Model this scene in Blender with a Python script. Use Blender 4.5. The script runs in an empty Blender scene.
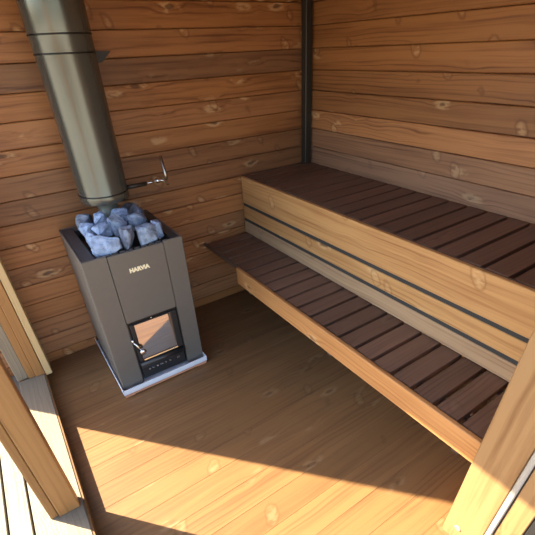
import bpy, bmesh, math, random
from mathutils import Vector, Matrix, Quaternion
random.seed(7)
SC = bpy.context.scene
COL = SC.collection

# ------------------------------------------------------------------ camera, sky, sun, exposure
yaw, pitch, roll = 0.577, 0.594, -0.047
F = Vector((math.sin(yaw)*math.cos(pitch), math.cos(yaw)*math.cos(pitch), -math.sin(pitch)))
R0 = Vector((math.cos(yaw), -math.sin(yaw), 0)); U0 = R0.cross(F)
RT = math.cos(roll)*R0 + math.sin(roll)*U0
UP = -math.sin(roll)*R0 + math.cos(roll)*U0
cd = bpy.data.cameras.new('camera'); cam = bpy.data.objects.new('camera', cd); COL.objects.link(cam)
M3 = Matrix((RT, UP, -F)).transposed()
cam.matrix_world = Matrix.Translation((-1.986, -2.484, 1.637)) @ M3.to_4x4()
cd.sensor_width = 36; cd.lens = 396.5*36/535
cd.shift_x = -(273.74-267.5)/535; cd.shift_y = (314.87-267.5)/535
cd.clip_start = 0.02
SC.camera = cam

SUN_DIR = Vector((.655*math.cos(math.radians(37.4)), -.755*math.cos(math.radians(37.4)), -math.sin(math.radians(37.4))))
w = bpy.data.worlds.new('sky'); SC.world = w; w.use_nodes = True
nt = w.node_tree; nt.nodes.clear()
wo = nt.nodes.new('ShaderNodeOutputWorld'); wb = nt.nodes.new('ShaderNodeBackground'); ws = nt.nodes.new('ShaderNodeTexSky')
ws.sky_type = 'NISHITA'; ws.sun_disc = False; ws.sun_elevation = math.radians(37.4)
ws.sun_rotation = math.atan2(-SUN_DIR.x, -SUN_DIR.y); ws.air_density = 1.0; ws.dust_density = 1.5; ws.ozone_density = 1.0
nt.links.new(ws.outputs[0], wb.inputs[0]); nt.links.new(wb.outputs[0], wo.inputs[0])
wb.inputs[1].default_value = 0.40
sd = bpy.data.lights.new('sun', 'SUN'); so = bpy.data.objects.new('sun', sd); COL.objects.link(so)
sd.energy = 16.5; sd.angle = math.radians(0.53); sd.color = (1.0, .88, .64)
so.rotation_euler = SUN_DIR.to_track_quat('-Z', 'Y').to_euler(); so.location = (-6, 5, 6)
SC.view_settings.view_transform = 'Standard'; SC.view_settings.look = 'None'
SC.view_settings.gamma = 1; SC.view_settings.use_curve_mapping = False
SC.view_settings.exposure = 0.80
SC.cycles.max_bounces = 12; SC.cycles.diffuse_bounces = 8; SC.cycles.glossy_bounces = 6

# ------------------------------------------------------------------ materials
def new_mat(name):
    m = bpy.data.materials.new(name); m.use_nodes = True
    n = m.node_tree; n.nodes.clear()
    o = n.nodes.new('ShaderNodeOutputMaterial'); b = n.nodes.new('ShaderNodeBsdfPrincipled')
    n.links.new(b.outputs[0], o.inputs[0]); return m, n, b
def math_node(n, op, a, b=None, c=None, clamp=False):
    x = n.nodes.new('ShaderNodeMath'); x.operation = op; x.use_clamp = clamp
    for i, v in enumerate((a, b, c)):
        if v is None: continue
        if isinstance(v, (int, float)): x.inputs[i].default_value = v
        else: n.links.new(v, x.inputs[i])
    return x.outputs[0]
def mix_rgb(n, f, a, b, mode='MIX'):
    x = n.nodes.new('ShaderNodeMix'); x.data_type = 'RGBA'; x.blend_type = mode
    for i, v in ((0, f), (6, a), (7, b)):
        if isinstance(v, (int, float)): x.inputs[i].default_value = v
        elif isinstance(v, tuple): x.inputs[i].default_value = (*v, 1)
        else: n.links.new(v, x.inputs[i])
    return x.outputs[2]
def sstep(n, v, a, b):
    x = n.nodes.new('ShaderNodeMapRange'); x.interpolation_type = 'SMOOTHSTEP'
    n.links.new(v, x.inputs[0]); x.inputs[1].default_value = a; x.inputs[2].default_value = b
    x.inputs[3].default_value = 0; x.inputs[4].default_value = 1; return x.outputs[0]
def wood(name, light, dark, pale, rough=.5, knots=1.0, ring=75, contrast=1.0, grey=None, spec=.35):
    """planed softwood: the vector attribute 'gr' runs along the board, 'tint' varies from board to board"""
    m, n, b = new_mat(name)
    at = n.nodes.new('ShaderNodeAttribute'); at.attribute_name = 'gr'
    ti = n.nodes.new('ShaderNodeAttribute'); ti.attribute_name = 'tint'
    sp = n.nodes.new('ShaderNodeSeparateXYZ'); n.links.new(at.outputs['Vector'], sp.inputs[0])
    L, A, B = sp.outputs
    def comb(x, y, z):
        c = n.nodes.new('ShaderNodeCombineXYZ')
        for i, v in enumerate((x, y, z)):
            if isinstance(v, (int, float)): c.inputs[i].default_value = v
            else: n.links.new(v, c.inputs[i])
        return c.outputs[0]
    def noise(vec, scale, det=2.0, rg=.5):
        t = n.nodes.new('ShaderNodeTexNoise'); n.links.new(vec, t.inputs['Vector'])
        t.inputs['Scale'].default_value = scale; t.inputs['Detail'].default_value = det; t.inputs['Roughness'].default_value = rg
        return t.outputs['Fac']
    def sc3(kl, ka): return comb(math_node(n, 'MULTIPLY', L, kl), math_node(n, 'MULTIPLY', A2, ka), math_node(n, 'MULTIPLY', B, ka))
    A2 = A
    big = noise(sc3(1.1, 5.0), 1.6, 2)
    # knots
    kv = sc3(3.7, 9.2)
    wob = n.nodes.new('ShaderNodeTexNoise'); n.links.new(kv, wob.inputs['Vector']); wob.inputs['Scale'].default_value = 3.2
    kadd = n.nodes.new('ShaderNodeMix'); kadd.data_type = 'VECTOR'; kadd.inputs[0].default_value = .17
    n.links.new(kv, kadd.inputs[4]); n.links.new(wob.outputs['Color'], kadd.inputs[5])
    vo = n.nodes.new('ShaderNodeTexVoronoi'); n.links.new(kadd.outputs[1], vo.inputs['Vector']); vo.inputs['Scale'].default_value = 1.0
    kd = vo.outputs['Distance']
    bulge = math_node(n, 'SUBTRACT', 1.0, sstep(n, kd, .0, .42))
    # grain lines bent round the knots
    A2 = math_node(n, 'ADD', A, math_node(n, 'ADD', math_node(n, 'MULTIPLY', big, .045), math_node(n, 'MULTIPLY', bulge, .022)))
    streak = noise(sc3(.75, ring*1.0), 1.0, 3, .6)
    ph = math_node(n, 'MULTIPLY', math_node(n, 'ADD', A2, math_node(n, 'MULTIPLY', B, .6)), ring*6.28*1.15)
    rg = math_node(n, 'ADD', math_node(n, 'MULTIPLY', math_node(n, 'SINE', ph), .5), .5)
    rg = math_node(n, 'MULTIPLY', math_node(n, 'POWER', rg, 3.5), sstep(n, noise(sc3(1.2, 14), 1.0, 2), .38, .62))
    fib = noise(sc3(5.0, 210.0), 1.0, 3, .6)
    A2 = A
    bl = noise(sc3(1.0, 3.0), 2.3, 2)
    f = math_node(n, 'ADD', math_node(n, 'MULTIPLY', rg, .55*contrast), math_node(n, 'MULTIPLY', math_node(n, 'SUBTRACT', fib, .5), .7*contrast))
    f = math_node(n, 'ADD', f, math_node(n, 'MULTIPLY', math_node(n, 'SUBTRACT', streak, .47), 2.0*contrast))
    f = math_node(n, 'ADD', f, math_node(n, 'MULTIPLY', math_node(n, 'SUBTRACT', bl, .42), .9), clamp=True)
    col = mix_rgb(n, f, light, dark)
    if grey: col = mix_rgb(n, math_node(n, 'MULTIPLY', sstep(n, bl, .4, .75), .8), col, grey)
    if knots:
        halo = math_node(n, 'MULTIPLY', math_node(n, 'SUBTRACT', 1.0, sstep(n, kd, .14, .23)), sstep(n, noise(kv, 4.0, 2), .40, .56))
        col = mix_rgb(n, math_node(n, 'MULTIPLY', halo, .85*knots), col, pale)
        # pale spike knots lying slanted across the board
        k2 = comb(math_node(n, 'MULTIPLY', math_node(n, 'ADD', L, math_node(n, 'MULTIPLY', math_node(n, 'SUBTRACT', B, A), .35)), 6.2),
                  math_node(n, 'MULTIPLY', A, 4.2), math_node(n, 'MULTIPLY', B, 4.2))
        k2m = n.nodes.new('ShaderNodeMix'); k2m.data_type = 'VECTOR'; k2m.inputs[0].default_value = .12
        n.links.new(k2, k2m.inputs[4]); n.links.new(wob.outputs['Color'], k2m.inputs[5])
        v2 = n.nodes.new('ShaderNodeTexVoronoi'); n.links.new(k2m.outputs[1], v2.inputs['Vector']); v2.inputs['Scale'].default_value = 1.0
        sp2 = math_node(n, 'MULTIPLY', math_node(n, 'SUBTRACT', 1.0, sstep(n, v2.outputs['Distance'], .08, .17)), sstep(n, noise(kv, 6.0, 3), .40, .62))
        col = mix_rgb(n, math_node(n, 'MULTIPLY', sp2, .8*knots), col, pale)
        ed2 = math_node(n, 'MULTIPLY', sstep(n, v2.outputs['Distance'], .13, .165), math_node(n, 'SUBTRACT', 1.0, sstep(n, v2.outputs['Distance'], .17, .21)))
        col = mix_rgb(n, math_node(n, 'MULTIPLY', ed2, .4*knots), col, tuple(c*.7 for c in dark))
        core = math_node(n, 'SUBTRACT', 1.0, sstep(n, kd, .06, .11))
        col = mix_rgb(n, math_node(n, 'MULTIPLY', core, .75*knots), col, tuple(c*.5 for c in dark))
    mul = n.nodes.new('ShaderNodeVectorMath'); mul.operation = 'SCALE'
    gy = n.nodes.new('ShaderNodeAttribute'); gy.attribute_name = 'weather'
    lum = sum(light)/3*.8
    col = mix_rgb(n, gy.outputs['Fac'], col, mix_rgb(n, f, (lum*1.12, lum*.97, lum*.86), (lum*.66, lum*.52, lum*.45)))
    n.links.new(col, mul.inputs[0]); n.links.new(ti.outputs['Fac'], mul.inputs['Scale'])
    n.links.new(mul.outputs[0], b.inputs['Base Color'])
    n.links.new(math_node(n, 'ADD', math_node(n, 'MULTIPLY', fib, .18), rough-.09), b.inputs['Roughness'])
    b.inputs['Specular IOR Level'].default_value = spec
    bp = n.nodes.new('ShaderNodeBump'); bp.inputs['Strength'].default_value = .25; bp.inputs['Distance'].default_value = .002
    n.links.new(math_node(n, 'ADD', fib, math_node(n, 'MULTIPLY', rg, .5)), bp.inputs['Height']); n.links.new(bp.outputs[0], b.inputs['Normal'])
    return m
def plain(name, col, rough=.5, metal=0.0, var=.12, scale=14, bump=0.0, spec=.5, coat=0.0):
    m, n, b = new_mat(name)
    tc = n.nodes.new('ShaderNodeTexCoord'); t = n.nodes.new('ShaderNodeTexNoise'); n.links.new(tc.outputs['Object'], t.inputs['Vector'])
    t.inputs['Scale'].default_value = scale; t.inputs['Detail'].default_value = 4
    c = mix_rgb(n, t.outputs['Fac'], tuple(x*(1-var) for x in col), tuple(min(1, x*(1+var)) for x in col))
    n.links.new(c, b.inputs['Base Color']); b.inputs['Roughness'].default_value = rough; b.inputs['Metallic'].default_value = metal
    b.inputs['Specular IOR Level'].default_value = spec; b.inputs['Coat Weight'].default_value = coat
    if bump:
        bp = n.nodes.new('ShaderNodeBump'); bp.inputs['Strength'].default_value = bump; bp.inputs['Distance'].default_value = .004
        n.links.new(t.outputs['Fac'], bp.inputs['Height']); n.links.new(bp.outputs[0], b.inputs['Normal'])
    return m
W_WALL  = wood('stained_wall_wood', (.400,.166,.052), (.172,.058,.019), (.60,.36,.17), .5, ring=42)
W_FLOOR = wood('oiled_floor_wood', (.225,.116,.046), (.122,.056,.025), (.32,.20,.10), .42, knots=.6, ring=38, contrast=.8)
W_FRONT = wood('pale_front_board_wood', (.52,.285,.11), (.33,.145,.05), (.60,.38,.18), .5, ring=36, contrast=1.25)
W_EDGE  = wood('orange_bounce_edge_wood', (.47,.225,.078), (.30,.125,.04), (.56,.34,.16), .5, ring=40, contrast=1.1)  # orange deepened to paint in light bounced up from the floor
W_GREY  = wood('greyed_front_board_wood', (.44,.29,.165), (.28,.165,.09), (.50,.35,.2), .55, ring=40, contrast=.9)
W_SLAT  = wood('dark_slat_wood', (.190,.110,.073), (.105,.059,.040), (.24,.145,.095), .5, knots=.4, ring=45, contrast=.8)
W_RAIL  = wood('dark_rail_wood', (.13,.085,.06), (.08,.05,.036), (.15,.08,.05), .5, knots=0)
W_JAMB  = wood('varnished_jamb_wood', (.365,.175,.058), (.245,.105,.032), (.50,.28,.12), .42, knots=.4, ring=36, contrast=.8)
W_PALE  = wood('pale_frame_wood', (.30,.172,.075), (.20,.100,.040), (.38,.23,.10), .45, knots=.5, ring=30, contrast=1.4)
W_TRIM  = wood('cream_trim_wood', (.58,.40,.19), (.46,.30,.13), (.7,.5,.3), .5, knots=0, contrast=.5)
W_SILL  = wood('worn_sill_wood', (.235,.185,.125), (.16,.12,.078), (.26,.2,.13), .55, knots=.4)
W_DECK  = wood('bleached_deck_wood', (.190,.165,.125), (.120,.10,.074), (.19,.16,.12), .6, knots=.4)
W_PLINTH= wood('reddish_plinth_wood', (.62,.30,.17), (.46,.21,.115), (.4,.2,.1), .5, knots=0)
BLACK_GAP = plain('dark_backing', (.035,.034,.032), .8)
STOVE   = plain('stove_grey_enamel', (.135,.122,.104), .40, 0, .06, 30, 0, .5)
STOVETOP= plain('stove_top_plate', (.06,.06,.064), .40, 0, .1, 30)
STOVEBLK= plain('stove_door_black', (.022,.022,.022), .35, 0, .1, 30)
FLUE    = plain('flue_black_enamel', (.155,.158,.140), .26, .70, .06, 20)
FLUEPIPE= plain('flue_pipe_grey', (.16,.165,.14), .38, .3, .06, 20)
RINGM   = plain('flue_joint_shadow', (.012,.012,.012), .4)
STEEL   = plain('bright_steel', (.72,.73,.74), .22, 1.0, .05, 40)
DCHROME = plain('worn_dark_chrome', (.42,.39,.33), .28, 1.0, .2, 60)
BRASS   = plain('warm_steel_strip', (.80,.66,.42), .16, 1.0, .05, 40)
ZINC    = plain('galvanised_tray', (.82,.87,.95), .35, .1, .08, 25)
POSTM   = plain('post_black_paint', (.035,.030,.024), .45, .1, .1, 30)
SEAL    = plain('pale_seal_strip', (.36,.35,.31), .4, .2, .05, 40)
GASKET  = plain('black_gasket', (.012,.012,.012), .6)
GROUND  = plain('gravel_ground', (.30,.28,.24), .9, 0, .4, 30, .5)
LETTER  = plain('logo_pale_gold', (.95,.86,.58), .35, .0, .03, 40)
def glass_mat():
    m, n, b = new_mat('stove_door_glass')
    b.inputs['Base Color'].default_value = (.52,.49,.46,1); b.inputs['Metallic'].default_value = 1.0; b.inputs['Roughness'].default_value = .03
    b.inputs['Specular IOR Level'].default_value = 1.0; b.inputs['IOR'].default_value = 1.9
    b.inputs['Coat Weight'].default_value = .3; b.inputs['Coat Roughness'].default_value = .02
    return m
GLASS = glass_mat()
def stone_mat(name, a, bcol):
    m, n, b = new_mat(name)
    tc = n.nodes.new('ShaderNodeTexCoord')
    t = n.nodes.new('ShaderNodeTexNoise'); n.links.new(tc.outputs['Object'], t.inputs['Vector']); t.inputs['Scale'].default_value = 28; t.inputs['Detail'].default_value = 6
    t2 = n.nodes.new('ShaderNodeTexNoise'); n.links.new(tc.outputs['Object'], t2.inputs['Vector']); t2.inputs['Scale'].default_value = 160; t2.inputs['Detail'].default_value = 3
    f = sstep(n, t.outputs['Fac'], .35, .65)
    c = mix_rgb(n, f, a, bcol)
    c = mix_rgb(n, math_node(n, 'MULTIPLY', sstep(n, t2.outputs['Fac'], .55, .7), .5), c, tuple(x*.4 for x in bcol))
    n.links.new(c, b.inputs['Base Color']); b.inputs['Roughness'].default_value = .75
    bp = n.nodes.new('ShaderNodeBump'); bp.inputs['Strength'].default_value = .7; bp.inputs['Distance'].default_value = .004
    n.links.new(math_node(n, 'ADD', t.outputs['Fac'], math_node(n, 'MULTIPLY', t2.outputs['Fac'], .4)), bp.inputs['Height']); n.links.new(bp.outputs[0], b.inputs['Normal'])
    return m
ST_PALE = stone_mat('pale_blue_stone', (.40,.51,.72), (.24,.32,.47))
ST_MID  = stone_mat('blue_grey_stone', (.34,.42,.55), (.18,.23,.32))
ST_DARK = stone_mat('dark_grey_stone', (.27,.31,.39), (.12,.14,.185))

# ------------------------------------------------------------------ mesh building
class MB:
    def __init__(s): s.v = []; s.g = []; s.t = []; s.f = []; s.sm = []; s.w = []; s.weather = 0.0
    def add(s, bm, axis=0, tint=None, smooth=False, mat=None):
        if mat is not None: bm.transform(mat)
        o = len(s.v); off = [random.uniform(-30, 30) for _ in range(3)]
        ti = tint if tint is not None else random.uniform(.82, 1.16)
        ax = [axis, (axis+1) % 3, (axis+2) % 3]
        bm.verts.ensure_lookup_table(); bm.verts.index_update()
        for v in bm.verts:
            s.v.append(v.co[:]); s.g.append([v.co[ax[k]]+off[k] for k in range(3)]); s.t.append(ti); s.w.append(s.weather)
        for f in bm.faces: s.f.append([o+v.index for v in f.verts]); s.sm.append(smooth or f.smooth)
        bm.free()
    def box(s, x0, x1, y0, y1, z0, z1, axis=0, bev=.002, tint=None, rot=None, seg=1):
        bm = bmesh.new(); bmesh.ops.create_cube(bm, size=1)
        c = Vector(((x0+x1)/2, (y0+y1)/2, (z0+z1)/2)); d = (abs(x1-x0), abs(y1-y0), abs(z1-z0))
        for v in bm.verts: v.co = Vector((v.co.x*d[0], v.co.y*d[1], v.co.z*d[2]))
        if bev: bmesh.ops.bevel(bm, geom=bm.edges[:], offset=min(bev, min(d)*.45), segments=seg, affect='EDGES', profile=.5)
        if rot is not None: bm.transform(rot.to_4x4())
        bm.transform(Matrix.Translation(c)); s.add(bm, axis, tint)
    def lathe(s, prof, loc=(0,0,0), n=48, rot=None, cap=True, tint=1):
        bm = bmesh.new(); rings = []
        for r, z in prof: rings.append([bm.verts.new((r*math.cos(2*math.pi*i/n), r*math.sin(2*math.pi*i/n), z)) for i in range(n)])
        for a, b in zip(rings, rings[1:]):
            for i in range(n):
                f = bm.faces.new((a[i], a[(i+1)%n], b[(i+1)%n], b[i])); f.smooth = True
        if cap: bm.faces.new(rings[0][::-1]); bm.faces.new(rings[-1])
        if rot is not None: bm.transform(rot.to_4x4())
        bm.transform(Matrix.Translation(loc)); s.add(bm, 2, tint)
    def tube(s, pts, r, n=12, tint=1):
        bm = bmesh.new(); rings = []; pts = [Vector(p) for p in pts]
        rs = r if isinstance(r, (list, tuple)) else [r]*len(pts)
        ref = None
        for i, p in enumerate(pts):
            d = (pts[min(i+1, len(pts)-1)] - pts[max(i-1, 0)]).normalized()
            if ref is None: ref = d.orthogonal().normalized()
            ref = (ref - d*ref.dot(d)).normalized(); b2 = d.cross(ref)
            rings.append([bm.verts.new(p + rs[i]*(math.cos(2*math.pi*k/n)*ref + math.sin(2*math.pi*k/n)*b2)) for k in range(n)])
        for a, b in zip(rings, rings[1:]):
            for k in range(n):
                f = bm.faces.new((a[k], a[(k+1)%n], b[(k+1)%n], b[k])); f.smooth = True
        bm.faces.new(rings[0][::-1]); bm.faces.new(rings[-1]); s.add(bm, 0, tint)
    def prism(s, poly, y0, y1, axis=0, tint=1):
        """polygon in x,z extruded from y0 to y1"""
        bm = bmesh.new(); a = [bm.verts.new((x, y0, z)) for x, z in poly]; b = [bm.verts.new((x, y1, z)) for x, z in poly]
        bm.faces.new(a); bm.faces.new(b[::-1]); k = len(poly)
        for i in range(k): bm.faces.new((a[i], b[i], b[(i+1)%k], a[(i+1)%k]))
        bmesh.ops.recalc_face_normals(bm, faces=bm.faces[:]); s.add(bm, axis, tint)
    def build(s, name, mat, parent=None, origin=None):
        me = bpy.data.meshes.new(name); o0 = Vector(origin) if origin else Vector((0,0,0))
        me.from_pydata([Vector(v)-o0 for v in s.v], [], s.f); me.update()
        a = me.attributes.new('gr', 'FLOAT_VECTOR', 'POINT'); a.data.foreach_set('vector', [c for g in s.g for c in g])
        t = me.attributes.new('tint', 'FLOAT', 'POINT'); t.data.foreach_set('value', s.t)
        t = me.attributes.new('weather', 'FLOAT', 'POINT'); t.data.foreach_set('value', s.w)
        me.polygons.foreach_set('use_smooth', s.sm)
        me.materials.append(mat); o = bpy.data.objects.new(name, me); COL.objects.link(o)
        if parent:
            o.parent = parent; o.location = o0 - Vector(parent.location)
        else: o.location = o0
        return o
def thing(name, loc, label=None, cat=None, group=None, kind=None):
    o = bpy.data.objects.new(name, None); o.empty_display_size = .1; COL.objects.link(o); o.location = loc
    return tag(o, label, cat, group, kind)
def tag(o, label=None, cat=None, group=None, kind=None):
    for k, v in (('label', label), ('category', cat), ('group', group), ('kind', kind)):
        if v: o[k] = v
    return o
def one_box(name, mat, parent, *a, **k):
    m = MB(); m.box(*a, **k); return m.build(name, mat, parent)

# ------------------------------------------------------------------ room shell
XW = -2.16           # inner face of the left wall
P = .12
TOP = 2.28
seams = [1.86 - P*k for k in range(-3, 16)] 
seams = [-.06]+sorted(z for z in seams if z > .01 and z < TOP)+[TOP]
def log_wall(name, x0, x1, y0, y1, axis, z_lo=-.06, z_hi=TOP, tints={}):
    m = MB()
    for a, b in zip(seams, seams[1:]):
        a2, b2 = max(a, z_lo), min(b, z_hi)
        if b2-a2 < .005: continue
        k = round((1.86-b)/P)                     # boards counted down from the top of the picture
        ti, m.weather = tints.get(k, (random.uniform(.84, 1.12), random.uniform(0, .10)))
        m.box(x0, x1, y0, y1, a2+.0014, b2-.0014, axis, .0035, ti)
    m.weather = 0; e = .03                         # tongues behind the joints
    m.box(x0+(e if axis == 1 else 0), x1-(e if axis == 1 else 0), y0+(e if axis == 0 else 0), y1-(e if axis == 0 else 0), z_lo, z_hi, axis, 0, .5)
    return m
tag(log_wall('wall_back', -2.70, .10, 0, .09, 0, tints={0: (1.05, .05), 1: (1.08, .1), 2: (.78, .25), 3: (1.06, .05), 4: (1.12, .12), 5: (1.02, .08), 6: (.82, .2), 7: (.80, .22), 8: (.98, .1), 9: (1.08, .08), 10: (.92, .18), 11: (1.05, .1), 12: (1.0, .1), 13: (1.0, .2), 14: (1.1, .2)}).build('wall_back', W_WALL), 'back wall of horizontal orange-brown boards behind the stove', 'wall', kind='structure')
tag(log_wall('wall_right', 0, .09, -2.40, 0, 1, tints={0: (.9, .05), 1: (.92, .02), 2: (.98, .03), 3: (.84, .06), 4: (.86, .10), 5: (1.30, .14), 6: (1.12, .38), 7: (1.16, .50)}).build('wall_right', W_WALL), 'right wall of horizontal orange-brown boards above the benches', 'wall', kind='structure')  # lower boards paler and greyer, partly skylight painted into their colour
m = log_wall('wall_left', -2.305, XW, -.17, 0, 1); 
for a in (1.98, 2.10, 2.22): m.box(-2.305, XW, -2.40, -.17, a, min(a+.12, TOP), 1, .0035)
tag(m.build('wall_left', W_WALL), 'left wall around the opening to the deck', 'wall', kind='structure')
m = log_wall('wall_front', -.955, 0, -2.40, -2.19, 0)
for a in (2.04, 2.16): m.box(-2.16, -.955, -2.395, -2.155, a, min(a+.12, TOP), 0, .0035)
tag(m.build('wall_front', W_WALL), 'front wall beside the doorway at the bench ends', 'wall', kind='structure')
m = MB(); y = -.995+.124*8
while y > -3.0:
    m.box(XW, .0, max(y-.124, -2.9), min(y, 0), -.03, 0, 0, .0012, random.uniform(.9, 1.1)); y -= .124
tag(m.build('floor', W_FLOOR), 'floor of lengthwise oiled brown boards', 'floor', kind='structure')
m = MB()
for i in range(20): m.box(-2.31, .09, -2.4+i*.125, min(-2.4+(i+1)*.125, .09), TOP, TOP+.03, 0, .003)
tag(m.build('ceiling', W_WALL), 'board ceiling above the picture', 'ceiling', kind='structure')

# left opening: sill, far jamb with trim, near post, lintel
d2 = thing('door_2', (-2.23, -.7, 0), 'left opening to the sunlit deck with varnished jambs and a worn sill', 'door frame', kind='structure')
one_box('sill', W_SILL, d2, -2.30, XW-.004, -2.15, -.2, -.03, .07, 1, .003, 1.0)
one_box('riser', W_FLOOR, d2, XW-.004, XW+.004, -2.15, -.2, 0.0, .066, 1, .001, .8)
one_box('jamb', W_JAMB, d2, -2.208, -2.160, -.215, -.172, .07, 1.96, 2, .003, 1.0)
one_box('jamb', W_JAMB, d2, -2.246, -2.209, -.206, -.172, .07, 1.96, 2, .003, .95)
one_box('jamb', W_SILL, d2, -2.305, -2.247, -.194, -.172, .07, 1.96, 2, .003, 1.15)
one_box('architrave', W_TRIM, d2, -2.157, -2.122, -.215, -.10, .055, 2.05, 2, .003, 1.0)
one_box('post', W_JAMB, d2, -2.258, -2.178, -1.222, -1.165, .07, 1.96, 2, .003, .95)
one_box('post_trim', W_JAMB, d2, -2.290, -2.261, -1.214, -1.165, .07, 1.96, 2, .003, .85)
one_box('lintel', W_JAMB, d2, -2.30, XW-.004, -2.15, -.2, 1.96, 1.98, 1, .003, 1.0)

# doorway the picture is taken from: right jamb
d1 = thing('door_1', (-.98, -2.28, 0), 'pale wooden door frame at the lower right with a seal strip', 'door frame', kind='structure')
one_box('jamb', W_PALE, d1, -1.0, -.957, -2.278, -2.147, 0, 2.04, 2, .003, 1.0)
one_box('seal_strip', SEAL, d1, -1.006, -.957, -2.297, -2.280, 0, 2.04, 2, .003)
one_box('stop', W_PALE, d1, -.998, -.957, -2.364, -2.300, 0, 2.04, 2, .003, .95)
one_box('gasket', GASKET, d1, -.994, -.957, -2.40, -2.366, 0, 2.04, 2, .003)
m = MB(); m.lathe([(.0125, -.002), (.0125, .0025), (.010, .004)], (-1.0, -2.197, .084), 24, Matrix.Rotation(-math.pi/2, 3, 'Y')); m.build('plug', W_TRIM, d1)
for o in d1.children: o.matrix_local = Matrix.Translation(-Vector(d1.location)) @ Matrix.Translation((0,-2.137,0)) @ Matrix.Rotation(math.radians(2.1), 4, 'X') @ Matrix.Translation((0,2.147,0))
one_box('head', W_PALE, d1, -2.16, -.957, -2.395, -2.155, 2.0, 2.038, 0, .003, 1.0)

# deck and ground outside
m = MB(); x = -2.372+.0615
first = True
xs = [-2.306, -2.372] + [-2.372-.0895*k for k in range(1, 30)]
for a, b in zip(xs, xs[1:]): m.box(b+.004, a-.004, -4.5, -.0-.01, -.04, 0, 1, .003, random.uniform(.9, 1.08))
tag(m.build('deck', W_DECK), 'bleached deck boards outside the left opening', 'deck', kind='structure')
m = MB(); m.box(-12, 12, -14, 12, -.3, -.12, 0, 0, 1)
tag(m.build('ground', GROUND), 'gravel ground around the cabin', 'ground', kind='structure')

# ------------------------------------------------------------------ benches
def bench(name, label, x_front, x_back, z, gaps0, pitch, slat_w, y_end, boards, rail_w, y_far):
    t = thing(name, (x_back/2+x_front/2, -1.07, 0), label, 'bench', 'two-tier sauna benches')
    ys = []; y = gaps0
    while y < 0: y += pitch
    y0 = y
    while y0 > y_end:
        a, b = min(y0-.0092, -.003), max(y0-pitch+.0092, y_end)
        if a-b > .02: one_box('slat', W_SLAT, t, x_front+.022+rail_w, x_back, b, a, z-.028, z, 0, .0015)
        y0 -= pitch
    one_box('front_rail', W_RAIL, t, x_front+.0225, x_front+.0215+rail_w, y_end, -.003, z-.028, z-.0005, 1, .003, 1.0)
    for (z0, z1, mat) in boards:
        one_box('front_board', mat, t, x_front, x_front+.022, y_end, y_far, z0, z1, 1, .003, 1.0)
    for xx in (x_front+.10, x_back-.06):
        one_box('bearer', W_RAIL, t, xx-.02, xx+.02, y_end, -.003, z-.072, z-.0285, 1, .002, .8)
    return t
ub = bench('sauna_bench', 'upper sauna bench with dark slats and three pale boards down its front', -.605, -.003, .905, -1.584+.003, .1095, .098, -2.185,
      [(.722, .905, W_FRONT), (.611, .700, W_FRONT), (.502, .589, W_GREY)], .012, -.030)
for zz in (.711, .600): one_box('spacer_strip', BLACK_GAP, ub, -.601, -.583, -2.18, -.030, zz-.0105, zz+.0105, 1, .001)
one_box('backing', BLACK_GAP, ub, -.580, -.560, -2.18, -.003, .52, .82, 1, 0)
for yy in (-.10, -1.0, -1.9):
    one_box('upright', W_RAIL, ub, -.558, -.52, yy-.02, yy+.02, 0, .834, 2, .002, .8)
lb = bench('sauna_bench', 'lower sauna bench, the step with dark slats and one orange board along its edge', -.960, -.583, .497, -1.409, .106, .094, -2.185,
      [(.392, .505, W_EDGE)], .012, -.500)
for yy in (-.10, -1.05, -1.95):
    one_box('upright', W_RAIL, lb, -.650, -.610, yy-.02, yy+.02, 0, .4265, 2, .002, .8)

# corner post
m = MB(); m.box(-.070, -.018, -.070, -.018, .906, TOP-.002, 2, .004, 1); pst = m.build('corner_post', POSTM)
tag(pst, 'thin black metal post standing in the corner on the upper bench', 'post')

# ------------------------------------------------------------------ stove with tray and plinth
X0, X1, YF, YB, ZT = -1.812, -1.306, -.600, -.065, .842
pl = thing('stove_plinth', (-1.56, -.32, 0), 'low reddish wooden base on feet under the metal stove tray', 'plinth')
one_box('board', W_PLINTH, pl, X0-.008, X1+.002, YF-.0395, -.004, .006, .0218, 0, .002, 1.0)
for fx in (X0+.02, X1-.03):
    for fy in (YF-.01, -.04): one_box('foot', W_PLINTH, pl, fx-.027, fx+.03, fy-.028, fy+.012, 0, .0058, 0, .002, .9)
tr = thing('floor_tray', (-1.56, -.32, .0222), 'bluish galvanised tray with a low rim under the stove', 'tray')
one_box('tray_sheet', ZINC, tr, X0-.012, X1+.006, YF-.040, -.004, .0222, .0248, 0, 0)
m = MB()
for a in ((X0-.012, X1+.006, YF-.040, YF-.037), (X0-.012, X0-.009, YF-.040, -.004), (X1+.003, X1+.006, YF-.040, -.004)):
    m.box(*a, .0222, .056, 0, .001)
m.build('rim', ZINC, tr)

st = thing('sauna_stove', (-1.56, -.33, .033), 'grey wood-burning sauna stove with glass door and stone bed', 'stove')
def sb(name, mat, *a, **k): return one_box(name, mat, st, *a, **k)
m = MB()
zb = .0252
m.box(X0, -1.694, YF, YF+.012, zb, ZT, 2, .003)          # front, left of the centre panel
m.box(-1.409, X1, YF, YF+.012, zb, ZT, 2, .003)
m.box(X0, X0+.01, YF+.011, YB, zb, ZT, 2, .003)
m.box(X1-.01, X1, YF+.011, YB, zb, ZT, 2, .003)
m.box(X0, X1, YB-.01, YB, zb, ZT, 2, .003)
m.build('jacket', STOVE, st)
m = MB(); m.box(-1.692, -1.411, YF-.001, YF+.012, .446, ZT-.006, 2, .003); m.build('front_panel', STOVE, st)
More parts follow.
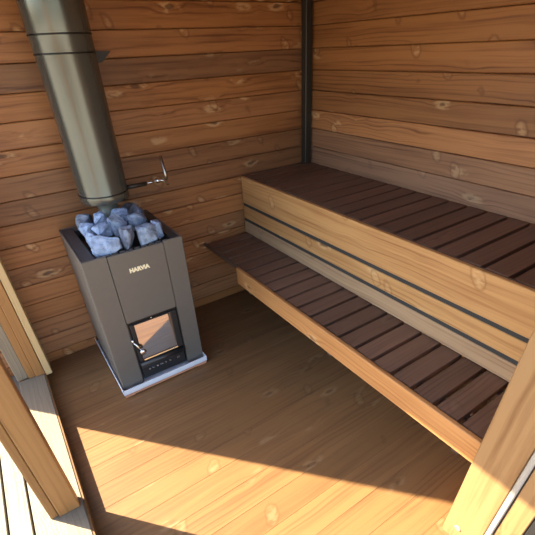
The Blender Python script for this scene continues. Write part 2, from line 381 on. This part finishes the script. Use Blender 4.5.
# top plate with stone opening
m = MB(); OX0, OX1, OY0, OY1 = -1.745, -1.358, -.590, -.13
m.box(X0+.011, OX0, YF+.013, YB-.011, ZT-.012, ZT-.002, 0, .002)
m.box(OX1, X1-.011, YF+.013, YB-.011, ZT-.012, ZT-.002, 0, .002)
m.box(OX0+.0005, OX1-.0005, OY1, YB-.011, ZT-.012, ZT-.002, 0, .002)
for i in range(10):
    xx = -1.722 + i*.0365; m.box(xx-.014, xx+.014, YF+.0125, YF+.022, ZT-.012, ZT-.001, 0, .001)
m.build('top_plate', STOVETOP, st)
m = MB(); m.box(OX0, OX1, YF+.024, OY1, .790, .796, 0, 0); m.box(OX0, OX0+.004, YF+.024, OY1, .796, ZT-.012, 0, 0); m.box(OX1-.004, OX1, YF+.024, OY1, .796, ZT-.012, 0, 0)
m.build('stone_bed', STOVEBLK, st)
# door recess
m = MB(); m.box(-1.693, -1.410, YF+.048, YF+.054, .046, .444, 2, 0)
for a in ((-1.694, -1.688, .046, .444), (-1.415, -1.409, .046, .444)): m.box(a[0], a[1], YF+.002, YF+.05, a[2], a[3], 2, 0)
m.box(-1.69, -1.412, YF+.002, YF+.05, .438, .444, 0, 0)
m.build('door_recess', STOVEBLK, st)
door = thing('door', (-1.56, -.60, .31)); door.parent = st; door.location = Vector((-1.56, -.60, .31)) - Vector(st.location)
dw = Vector((-1.56, -.60, .31))
def dpart(name, mat, mb):
    o = mb.build(name, mat); o.parent = door; o.location = -dw; return o
m = MB()
m.box(-1.684, -1.660, YF-.006, YF+.040, .178, .434, 2, .003); m.box(-1.455, -1.420, YF-.006, YF+.040, .178, .434, 2, .003)
m.box(-1.6605, -1.4545, YF-.006, YF+.040, .424, .434, 0, .003); m.box(-1.6605, -1.4545, YF-.006, YF+.040, .178, .194, 0, .003)
dpart('door_frame', STOVEBLK, m)
m = MB(); m.box(-1.6600, -1.4550, YF+.013, YF+.017, .186, .430, 0, 0, rot=Matrix.Rotation(math.radians(-8), 3, 'X')); dpart('glass', GLASS, m)
m = MB(); m.box(-1.658, -1.452, YF-.0085, YF-.0065, .182, .191, 0, .0008, rot=Matrix.Rotation(math.radians(-13), 3, 'X')); dpart('metal_strip', BRASS, m)
m = MB(); m.tube([(-1.690, YF-.008, .325), (-1.683, YF-.020, .318), (-1.672, YF-.026, .295), (-1.662, YF-.028, .272)], [.005, .006, .006, .005]);
m.lathe([(.004, -.010), (.016, -.008), (.019, 0), (.016, .008), (.004, .010)], (-1.656, YF-.030, .260), 20, Matrix.Rotation(math.pi/2, 3, 'X'))
m.lathe([(.007, -.014), (.007, .014)], (-1.691, YF-.010, .332), 12)
dpart('handle', STEEL, m)
m = MB(); m.lathe([(.004, 0), (.004, .010)], (-1.562, YF-.004, .432), 10); dpart('latch_pin', BRASS, m)
# ash door under the glass
m = MB(); m.tube([(-1.684, YF+.004, .150), (-1.418, YF+.004, .150)], .021, 20); m.build('air_bar', STOVEBLK, st)
m = MB(); m.box(-1.684, -1.418, YF+.004, YF+.020, .047, .128, 0, .003); ash = m.build('ash_drawer', STOVEBLK, st)
for xx, ww in ((-1.640, .010), (-1.618, .012), (-1.592, .008), (-1.566, .016), (-1.540, .010), (-1.512, .012), (-1.462, .014)):
    m = MB(); m.box(xx-ww/2, xx+ww/2, YF-.001, YF+.005, .099, .109, 0, .001); o = m.build('air_knob', STEEL)
    o.parent = ash; o.location = -Vector(st.location) - Vector(ash.location)
# maker's lettering on the centre panel
cu = bpy.data.curves.new('lettering', 'FONT'); cu.body = 'HARVIA'; cu.size = .030; cu.align_x = 'CENTER'; cu.align_y = 'CENTER'; cu.extrude = .0008; cu.offset = .0020; cu.space_character = 1.02
tmp = bpy.data.objects.new('tmp', cu); COL.objects.link(tmp); bpy.context.view_layer.update()
me = bpy.data.meshes.new_from_object(tmp.evaluated_get(bpy.context.evaluated_depsgraph_get())); bpy.data.objects.remove(tmp)
wx = max(v.co.x for v in me.vertices)-min(v.co.x for v in me.vertices)
for v in me.vertices: v.co.x *= .104/wx
me.materials.clear(); me.materials.append(LETTER)
lt = bpy.data.objects.new('lettering', me); COL.objects.link(lt); lt.parent = st
lt.rotation_euler = (math.pi/2, 0, 0); lt.location = Vector((-1.557, YF-.0022, .735)) - Vector(st.location)
lt['label'] = 'pale gold HARVIA lettering'

# ------------------------------------------------------------------ chimney
CX, CY = -1.553, -.230
ch = thing('chimney', (CX, CY, .80), 'tall black insulated chimney rising from the stove', 'chimney')
m = MB(); m.lathe([(.052, .80), (.052, 1.006)], (CX, CY, 0), 32); m.build('flue_pipe', FLUEPIPE, ch)
m = MB()
Rr = .1225
m.lathe([(.05, 1.000), (Rr-.001, 1.000), (Rr+.0005, 1.002), (Rr+.0005, 1.038), (Rr, 1.040), (Rr+.0035, 1.650), (Rr+.005, 1.653), (Rr+.0055, 1.712), (Rr+.007, 1.716), (Rr+.010, TOP-.002)], (CX, CY, 0), 64)
m.build('insulated_pipe', FLUE, ch)
for z, q in ((1.041, .0035), (1.648, .0065), (1.716, .0090)):
    m = MB(); m.lathe([(Rr-.002, z-.003), (Rr+q, z-.003), (Rr+q, z+.003), (Rr-.002, z+.003)], (CX, CY, 0), 64, cap=False); m.build('joint_ring', RINGM, ch)
m = MB(); m.prism([(-1.45, 1.655), (-1.335, 1.650), (-1.385, 1.608), (-1.45, 1.60)], -.16, -.155); m.build('wall_bracket', POSTM, ch)
# damper rod with its hanging handle
dr = None
m = MB(); m.tube([(CX+.10, CY, 1.036), (-1.323, CY, 1.036)], .0115, 14); dr = m.build('damper_rod', POSTM, ch)
def sub(name, mat, mb, par):
    o = mb.build(name, mat); o.parent = par; o.location = -Vector(ch.location) - Vector(par.location); return o
m = MB(); m.tube([(-1.324, CY, 1.036), (-1.255, CY, 1.040)], .0045, 10)
m.lathe([(.003, -.012), (.015, -.006), (.015, .006), (.003, .012)], (-1.256, CY, 1.040), 16, Matrix.Rotation(math.pi/2, 3, 'Y'))
m.tube([(-1.250, CY, 1.042), (-1.225, CY-.004, 1.036), (-1.200, CY-.006, 1.008)], .006, 10)
sub('joint', STEEL, m, dr)
m = MB(); m.tube([(-1.207, CY-.004, 1.036), (-1.205, CY-.004, 1.060), (-1.206, CY-.004, 1.085), (-1.2065, CY-.004, 1.088), (-1.216, CY-.004, 1.165)], [.008, .0115, .0105, .0085, .0085], 12)
sub('handle', DCHROME, m, dr)

# ------------------------------------------------------------------ stones
from mathutils import noise as mn
def rock(dx, dy, dz, seed, mat, loc, rz):
    rnd = random.Random(seed); bm = bmesh.new()
    for _ in range(22):
        v = Vector((rnd.gauss(0,1), rnd.gauss(0,1), rnd.gauss(0,1))).normalized()*rnd.uniform(.86, 1.0)
        v = Vector([max(-.80, min(.80, c*1.2)) for c in v]); bm.verts.new(v)
    r = bmesh.ops.convex_hull(bm, input=bm.verts[:])
    bmesh.ops.delete(bm, geom=[g for g in r['geom_interior'] if isinstance(g, bmesh.types.BMVert)], context='VERTS')
    bmesh.ops.dissolve_limit(bm, angle_limit=.20, verts=bm.verts[:], edges=bm.edges[:])
    bmesh.ops.bevel(bm, geom=bm.edges[:], offset=.05, segments=1, affect='EDGES', profile=.5)
    bmesh.ops.triangulate(bm, faces=bm.faces[:])
    bmesh.ops.subdivide_edges(bm, edges=bm.edges[:], cuts=2, use_grid_fill=True)
    o = Vector((seed*3.1, seed*1.7, 0))
    for v in bm.verts:
        d = v.co.normalized()
        v.co += d*(mn.noise(v.co*2.2+o)*.13 + mn.noise(v.co*6+o)*.05)
    ext = [max(v.co[k] for v in bm.verts)-min(v.co[k] for v in bm.verts) for k in range(3)]
    for v in bm.verts:
        for k, d in enumerate((dx, dy, dz)): v.co[k] *= d/ext[k]
    bm.transform(Matrix.Rotation(rz, 4, 'Z'))
    mb = MB(); mb.add(bm, 0, 1); o = mb.build('sauna_stone', mat); o.location = loc; return o
ST = [  # x, y, z, dx, dy, dz, rot, material, label
 (-1.682, -.215, .890, .095, .100, .105, .3, ST_DARK, 'dark speckled stone at the back left corner of the stone pile'),
 (-1.628, -.325, .925, .125, .085, .080, .1, ST_PALE, 'flat pale blue block just in front of the flue pipe, left side'),
 (-1.527, -.325, .935, .092, .070, .060, -.1, ST_PALE, 'small pale stone right in front of the flue pipe'),
 (-1.435, -.180, .892, .100, .085, .090, .0, ST_DARK, 'low dark stone furthest back on the right of the pile'),
 (-1.418, -.285, .895, .095, .100, .110, .5, ST_DARK, 'grey stone at the back right of the pile, beside the edge plate'),
 (-1.698, -.325, .885, .075, .090, .090, .2, ST_PALE, 'small pale stone on the left edge of the pile, behind the slender one'),
 (-1.648, -.428, .908, .088, .085, .085, .15, ST_PALE, 'pale blue stone in the left middle of the pile, behind the largest one'),
 (-1.668, -.530, .873, .140, .090, .115, -.15, ST_PALE, 'largest pale blue stone at the front left of the pile'),
 (-1.567, -.425, .905, .085, .090, .130, .4, ST_MID, 'tall blue-grey stone in the centre of the pile'),
 (-1.554, -.530, .870, .080, .085, .120, .1, ST_DARK, 'upright dark grey stone at the front centre of the pile'),
 (-1.472, -.405, .900, .098, .090, .100, .2, ST_MID, 'rounded blue-grey stone in the right middle of the pile'),
 (-1.466, -.530, .868, .098, .090, .112, .1, ST_MID, 'broad blue-grey stone at the front right of the pile'),
 (-1.392, -.485, .872, .052, .085, .105, -.2, ST_PALE, 'narrow pale stone at the right end of the front row of the pile'),
 (-1.712, -.440, .875, .040, .085, .090, .12, ST_PALE, 'slender stone leaning at the left edge of the pile'),
 (-1.607, -.490, .838, .045, .045, .060, .3, ST_DARK, 'small dark stone wedged beside the largest front stone'),
]
for i, (x, y, z, dx, dy, dz, rz, mt, lab) in enumerate(ST):
    tag(rock(dx, dy, dz, 40+i, mt, (x, y, z), rz), lab, 'stone', 'stones heaped on the stove')
